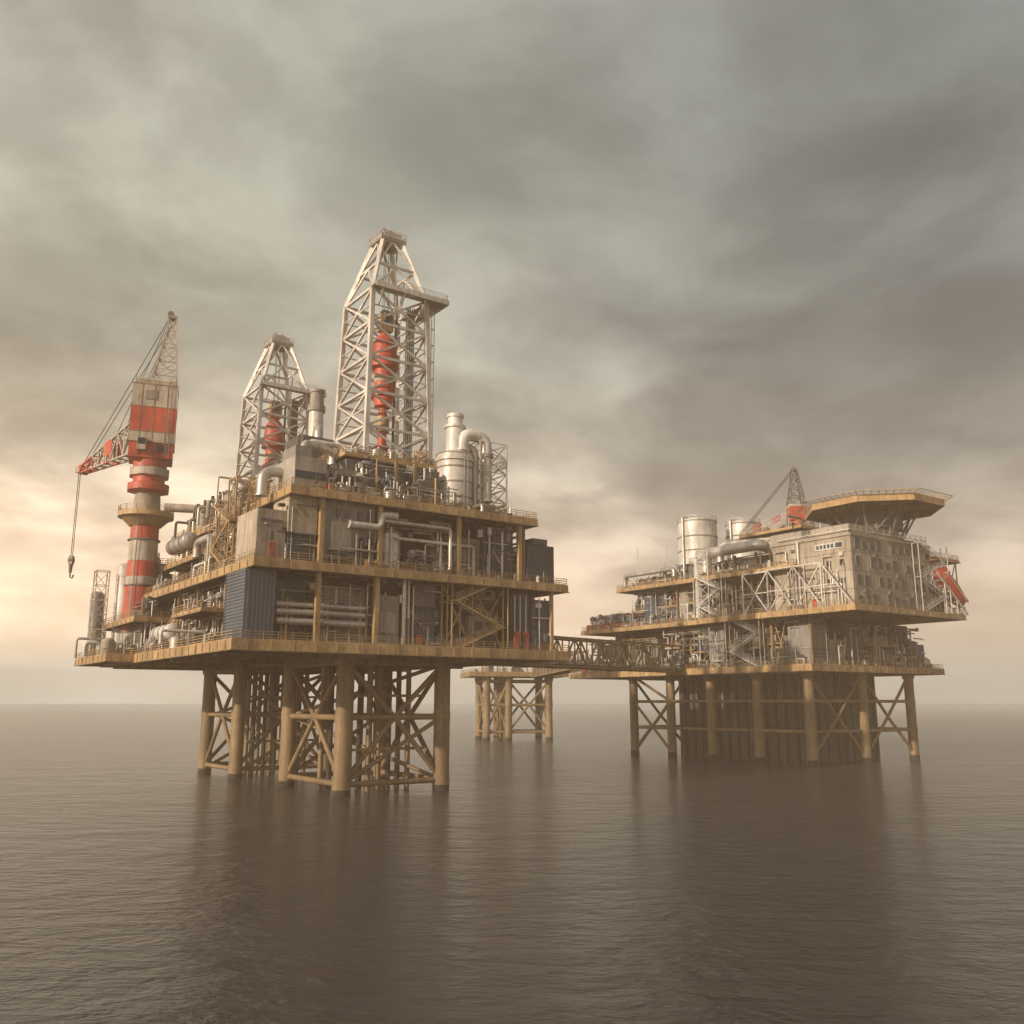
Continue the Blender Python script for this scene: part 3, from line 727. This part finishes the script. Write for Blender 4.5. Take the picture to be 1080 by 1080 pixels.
for i in range(6):
    a=4+i*4.3+r.uniform(0,1.5); z=r.choice([35.6,39.4,43.2]); b.box('mid_panel',a,a+1,-10.6,-10.02,z,z+.7)
b.stairs(24,33.5,-12.2,32.5,47.5,4,'white_steel')
b.rail([(2.2,-9.8,48.6),(30.8,-9.8,48.6)],'white_steel'); b.rail([(2.2,-9.8,48.6),(2.2,9,48.6)],'white_steel')
rooftop(b,4,28,-8,8,48.6,r,12,2)
b.part='annex'
b.box('mid_panel',31,38,-8,8,32.5,40.5); b.deck(31,40.5,-11.5,8,45,.6); ribbed(b,'blue_panel',31.1,37.5,-8.6,-6,32.5,40,.5)
for x in (34,40): b.beam('white_steel',(x,-11,32.5),(x,-11,45),.25)
b.beam('white_steel',(34,-11,32.5),(40,-11,45),.2)
clutter(b,31,39,-9.4,32.5,44,r,20,.8)
b.finish(O2,ROT)

# lifeboat on slanted launching ramp
b=B('lifeboat'); b.part='hull'
b.M=Matrix.Translation(Vector((36.6,-11,38.6)))@Matrix.Rotation(R(38),4,'Y')
pr=[(-6,.1),(-5.4,1.1),(-3.5,1.6),(0,1.75),(3,1.6),(5,1.1),(6.3,.1)]
for (x0,r0),(x1,r1) in zip(pr[:-1],pr[1:]): b.cyl('red_paint',(x0,0,0),(x1,0,0),r0*1.15,r1*1.15,seg=16,cap=False)
b.box('red_paint',-4.6,-2.4,-.8,.8,1,2.4); b.box('glass',-2.42,-2.36,-.6,.6,1.6,2.2); b.box('white_paint',-5,5,-2.02,-1.4,-.2,.1)
b.part='ramp'
for y in (-1.3,1.3): b.beam('white_steel',(-7,y,-2),(7,y,-2),.35)
for i in range(8): b.beam('white_steel',(-6.5+i*1.85,-1.3,-2),(-6.5+i*1.85,1.3,-2),.2)
b.M=None
for x,z in ((32.6,40.5),(37,36.8),(40,34.4)):
    for y in (-12.2,-9.8): b.beam('white_steel',(x,y,32.5),(x,y,z),.25)
b.finish(O2,ROT)

# helideck
b=B('helideck'); b.part='pad'
def ring(rad,z): return [(rad*math.cos(R(22.5+45*i)),rad*math.sin(R(22.5+45*i)),z) for i in range(8)]
rad=14.8
top=ring(rad,56.3);bot=ring(rad,55.7)
b.add('mid_panel',top,[tuple(range(8))]); b.add('leg_steel',bot,[tuple(reversed(range(8)))])
o1=ring(rad,56.35);o0=ring(rad,54.9);
for i in range(8):
    b.beam('yellow_steel',(Vector(o1[i])+Vector(o0[i]))/2,(Vector(o1[(i+1)%8])+Vector(o0[(i+1)%8]))/2,.3,1.5)
b.part='underside_beams'
for i in range(8): b.beam('leg_steel',(0,0,55.2),(bot[i][0],bot[i][1],55.3),.4,.9)
for q in (.35,.68):
    rr=ring(rad*q,55.25)
    for i in range(8): b.beam('leg_steel',rr[i],rr[(i+1)%8],.3,.8)
b.part='safety_net'
n1=ring(rad+1.9,56.9)
for i in range(8):
    j=(i+1)%8
    b.beam('yellow_steel',n1[i],n1[j],.14); 
    for k in range(8):
        t=k/8; b.beam('yellow_steel',Vector(top[i]).lerp(Vector(top[j]),t),Vector(n1[i]).lerp(Vector(n1[j]),t),.1)
    for q in (.33,.66):
        p=Vector(top[i]).lerp(Vector(n1[i]),q); p2=Vector(top[j]).lerp(Vector(n1[j]),q); b.beam('yellow_steel',p,p2,.06)
b.part='support'
for i in range(8):
    c=ring(6,49)[i]; rr=ring(rad*.68,55)[i]
    b.beam('mid_panel',(c[0],c[1],48.4),(rr[0],rr[1],55),.35); rr2=ring(rad*.68,55)[(i+1)%8]; b.beam('mid_panel',(c[0],c[1],48.4),(rr2[0],rr2[1],55),.22)
    c2=ring(6,49)[(i+1)%8]; b.beam('mid_panel',(c[0],c[1],51),(c2[0],c2[1],51),.22); b.beam('mid_panel',(c[0],c[1],48.4),(c[0],c[1],55),.35)
b.box('mid_panel',-4.5,4.5,-4,4,50.5,54.8)
b.finish(W(O2,19.5,-4.2),ROT)

# crane 2
b=B('pedestal_crane'); b.part='pedestal'
b.cyl('white_paint',(0,0,42.5),(0,0,53),1.9,seg=20); b.cyl('red_paint',(0,0,53),(0,0,56),1.9,seg=20); b.cyl('yellow_steel',(0,0,53),(0,0,53.4),2.8,seg=20)
b.part='house'; b.box('red_paint',-1.9,1.9,-1.9,1.9,56,59.3); b.box('glass',-1.95,-1,-1.5,-.2,57.4,58.8); b.box('white_paint',-2.0,2.0,-2,2,59.3,59.8)
b.part='a_frame'; b.lattice('mid_panel',(0,0),1.8,.6,59.8,68.5,4,.24,.16,'x'); b.box('mid_panel',-.7,.7,-.7,.7,68.5,69.1)
b.part='boom'
d=Vector((-.62,.6,0));p0=Vector((0,0,57.6));
for i in range(10):
    a=p0+d*(2+i*1.5)+Vector((0,0,-.32*i)); c=p0+d*(2+(i+1)*1.5)+Vector((0,0,-.32*(i+1))); up=Vector((0,0,1.1)); m='white_paint' if i%4<2 else 'red_paint'
    b.beam(m,a,c,.22); b.beam(m,a+up,c+up,.22); b.beam(m,a,a+up,.16); b.beam(m,a,c+up,.16)
for o in (-.3,.3): b.cyl('dark_steel',(o,o,69.0),c+Vector((o,o,1)),.09,seg=6)
b.finish(W(O2,18,15),0)

# ================================================================ bridge
def truss(b,p,q,w,z0,z1,n,mat='yellow_steel'):
    p=Vector((*p[:2],0));q=Vector((*q[:2],0)); d=(q-p).normalized(); s_=Vector((-d.y,d.x,0))*w/2
    def P(i,sd,z): v=p.lerp(q,i/n)+s_*sd; v.z=z; return v
    for i in range(n):
        for sd in (-1,1):
            b.beam(mat,P(i,sd,z0),P(i+1,sd,z0),.45); b.beam(mat,P(i,sd,z1),P(i+1,sd,z1),.4)
            b.beam(mat,P(i,sd,z0),P(i,sd,z1),.3)
            b.beam(mat,P(i,sd,z0 if i%2 else z1),P(i+1,sd,z1 if i%2 else z0),.3)
            b.beam(mat,P(i,sd,z0+1.2),P(i+1,sd,z0+1.2),.1)
        b.beam(mat,P(i,-1,z0),P(i,1,z0),.3); b.beam(mat,P(i,-1,z1),P(i,1,z1),.25); b.beam(mat,P(i,-1,z1),P(i+1,1,z1),.18)
    b.part='walkway'
    b.beam('deck_plate',P(0,0,z0+.1),P(n,0,z0+.1),w*.9,.15)
    for k in (-.6,-.3,.5): b.cyl('silver_pipe',P(0,k,z0+.6),P(n,k,z0+.6),.28)
b=B('truss_bridge'); b.part='truss'
truss(b,W(O1,54.6,34),W(O2,-.2,40),5,20.6,26.6,18,'leg_steel'); b.finish((0,0,0))

# far satellite jacket
b=B('bridge_support_jacket'); r=random.Random(2)
jacket(b,(-11.5,-3.5,11.5),(-8,8),-3,22.5,1.3,.5,[3,12.5,21])
b.part='conductors'
for i in range(4):
    for j in range(3): b.cyl('leg_steel',(-6.5+i*1.6,-3+j*3,-3),(-6.5+i*1.6,-3+j*3,22.5),.4,seg=8)
b.deck(-18,18,-11,11,24,1.5)
b.part='modules'
rooftop(b,-15,4,-9,8,24,r,16,3.5)
b.finish((0.5,350,0),R(12))
b=B('truss_bridge'); b.part='truss'
truss(b,(10,340),W(O2,3,79.5),5,22.5,27.5,20,'leg_steel'); b.finish((0,0,0))

# ================================================================ sea
me=bpy.data.meshes.new('sea_water'); S=15000
me.from_pydata([(-S,-600,0),(S,-600,0),(S,2*S,0),(-S,2*S,0)],[],[(0,1,2,3)])
sea=bpy.data.objects.new('sea_water',me); scene.collection.objects.link(sea)
m=bpy.data.materials.new('sea_water'); m.use_nodes=True; nt=m.node_tree;N=nt.nodes;L=nt.links
bs=N['Principled BSDF']; bs.inputs['Base Color'].default_value=(.052,.048,.044,1); bs.inputs['Roughness'].default_value=.17; bs.inputs['IOR'].default_value=1.34
tc=N.new('ShaderNodeTexCoord'); prev=None
for sc,dist,stg,stretch in ((.055,2.0,.28,(1,1.6,1)),(.28,.8,.5,(1,1.8,1)),(1.3,.22,.5,(1,1.5,1))):
    mp=N.new('ShaderNodeMapping'); mp.inputs['Scale'].default_value=stretch; mp.inputs['Rotation'].default_value=(0,0,R(18*sc))
    L.new(tc.outputs['Object'],mp.inputs[0])
    n=N.new('ShaderNodeTexNoise'); n.inputs['Scale'].default_value=sc; n.inputs['Detail'].default_value=5; n.inputs['Roughness'].default_value=.6; n.inputs['Distortion'].default_value=.4
    L.new(mp.outputs[0],n.inputs['Vector'])
    bp=N.new('ShaderNodeBump'); bp.inputs['Strength'].default_value=stg; bp.inputs['Distance'].default_value=dist*2
    L.new(n.outputs['Fac'],bp.inputs['Height'])
    if prev: L.new(prev.outputs[0],bp.inputs['Normal'])
    prev=bp
L.new(prev.outputs[0],bs.inputs['Normal']); me.materials.append(m)

# ================================================================ haze (air)
me=bpy.data.meshes.new('haze'); h=2600
vs=[(x,y,z) for z in (-6,100) for x,y in ((-h,-500),(h,-500),(h,h),(-h,h))]
me.from_pydata(vs,[],[(0,3,2,1),(4,5,6,7),(0,1,5,4),(1,2,6,5),(2,3,7,6),(3,0,4,7)])
hz=bpy.data.objects.new('haze',me); scene.collection.objects.link(hz)
m=bpy.data.materials.new('haze'); m.use_nodes=True; nt=m.node_tree; nt.nodes.clear()
o=nt.nodes.new('ShaderNodeOutputMaterial'); v=nt.nodes.new('ShaderNodeVolumeScatter')
v.inputs['Color'].default_value=(1,.78,.58,1); v.inputs['Density'].default_value=.00088; v.inputs['Anisotropy'].default_value=0
nt.links.new(v.outputs[0],o.inputs['Volume']); me.materials.append(m)

# ================================================================ sky
w=bpy.data.worlds.new('World'); scene.world=w; w.use_nodes=True; nt=w.node_tree;N=nt.nodes;L=nt.links; N.clear()
sd=Vector((-.76,-.65,0)).normalized(); EL=20
S=Vector((sd.x,sd.y,math.tan(R(EL)))).normalized()
out=N.new('ShaderNodeOutputWorld')
sky=N.new('ShaderNodeTexSky'); sky.sky_type='NISHITA'; sky.sun_disc=False; sky.sun_elevation=R(EL); sky.sun_rotation=math.atan2(sd.x,sd.y)%(2*math.pi); sky.dust_density=5
bg1=N.new('ShaderNodeBackground'); bg1.inputs[1].default_value=.12; L.new(sky.outputs[0],bg1.inputs[0])
tc=N.new('ShaderNodeTexCoord'); sp=N.new('ShaderNodeSeparateXYZ'); L.new(tc.outputs['Generated'],sp.inputs[0])
def math_(op,a,b_=None,clamp=False):
    n=N.new('ShaderNodeMath'); n.operation=op; n.use_clamp=clamp
    for i,x in enumerate((a,b_)):
        if x is None: continue
        if isinstance(x,(int,float)): n.inputs[i].default_value=x
        else: L.new(x,n.inputs[i])
    return n.outputs[0]
zc=math_('MAXIMUM',sp.outputs[2],0.0); den=math_('ADD',zc,.22)
cv=N.new('ShaderNodeCombineXYZ'); L.new(math_('DIVIDE',sp.outputs[0],den),cv.inputs[0]); L.new(math_('DIVIDE',sp.outputs[1],den),cv.inputs[1])
cv.inputs[2].default_value=5.1
def nz(sc,det,rg,dis=.3):
    n=N.new('ShaderNodeTexNoise'); n.inputs['Scale'].default_value=sc; n.inputs['Detail'].default_value=det; n.inputs['Roughness'].default_value=rg; n.inputs['Distortion'].default_value=dis
    L.new(cv.outputs[0],n.inputs['Vector']); return n.outputs['Fac']
def mr(s,a,b_,c,d):
    n=N.new('ShaderNodeMapRange'); n.interpolation_type='SMOOTHSTEP'; 
    for i,x in enumerate((a,b_,c,d)): n.inputs[i+1].default_value=x
    L.new(s,n.inputs[0]); return n.outputs[0]
ramp=N.new('ShaderNodeValToRGB'); L.new(zc,ramp.inputs[0]); cr=ramp.color_ramp
cr.elements[0].position=0; cr.elements[0].color=(1.0,.60,.37,1)
cr.elements[1].position=.07; cr.elements[1].color=(1.0,.65,.42,1)
for p,c in ((.15,(.80,.60,.435)),(.24,(.52,.45,.35)),(.36,(.30,.295,.25)),(.5,(.225,.235,.205)),(.7,(.24,.25,.23)),(1,(.33,.35,.35))):
    e=cr.elements.new(p); e.color=(*c,1)
f1=mr(nz(1.1,7,.5),.40,.60,.70,1.42); f2=mr(nz(3.2,9,.58),.36,.66,.84,1.2)
az=mr(sp.outputs[0],-.55,.45,0,1)
f=math_('MULTIPLY',f1,f2)
fm=N.new('ShaderNodeMix'); fm.data_type='FLOAT'; L.new(mr(zc,.02,.2,.3,1),fm.inputs[0]); fm.inputs[2].default_value=1.0; L.new(f,fm.inputs[3])
tint=N.new('ShaderNodeMix'); tint.data_type='RGBA'; L.new(az,tint.inputs[0]); tint.inputs[6].default_value=(1.75,1.6,1.42,1); tint.inputs[7].default_value=(.80,.82,.83,1)
mx=N.new('ShaderNodeMix'); mx.data_type='RGBA'; mx.blend_type='MULTIPLY'; mx.inputs[0].default_value=1
L.new(ramp.outputs[0],mx.inputs[6]); L.new(fm.outputs[0],mx.inputs[7])
mx2=N.new('ShaderNodeMix'); mx2.data_type='RGBA'; mx2.blend_type='MULTIPLY'; mx2.inputs[0].default_value=1
L.new(mx.outputs[2],mx2.inputs[6]); L.new(tint.outputs[2],mx2.inputs[7])
# low warm haze glow band across the whole horizon
glow=N.new('ShaderNodeMix'); glow.data_type='RGBA'; glow.blend_type='MULTIPLY'; glow.inputs[0].default_value=1
L.new(mx2.outputs[2],glow.inputs[6]); L.new(mr(zc,.0,.16,1.5,1.0),glow.inputs[7])
bg2=N.new('ShaderNodeBackground'); bg2.inputs[1].default_value=1.0; L.new(glow.outputs[2],bg2.inputs[0])
ms=N.new('ShaderNodeMixShader'); ms.inputs[0].default_value=.9; L.new(bg1.outputs[0],ms.inputs[1]); L.new(bg2.outputs[0],ms.inputs[2]); L.new(ms.outputs[0],out.inputs[0])

# sun
sl=bpy.data.lights.new('sun','SUN'); sl.energy=5.0; sl.angle=R(1.0); sl.color=(1,.76,.54)
so=bpy.data.objects.new('sun',sl); scene.collection.objects.link(so); so.rotation_euler=(-S).to_track_quat('-Z','Y').to_euler()

# camera
cd=bpy.data.cameras.new('camera'); cd.lens=36*980/1080; cd.sensor_width=36; cd.clip_end=40000; cd.clip_start=.5
co=bpy.data.objects.new('camera',cd); scene.collection.objects.link(co); co.location=(0,0,13); co.rotation_euler=(R(90)+math.atan(202/980),0,0)
scene.camera=co
scene.view_settings.view_transform='Standard'; scene.view_settings.look='None'; scene.view_settings.exposure=0
print('POLYS',sum(len(o.data.polygons) for o in bpy.data.objects if o.type=='MESH'))
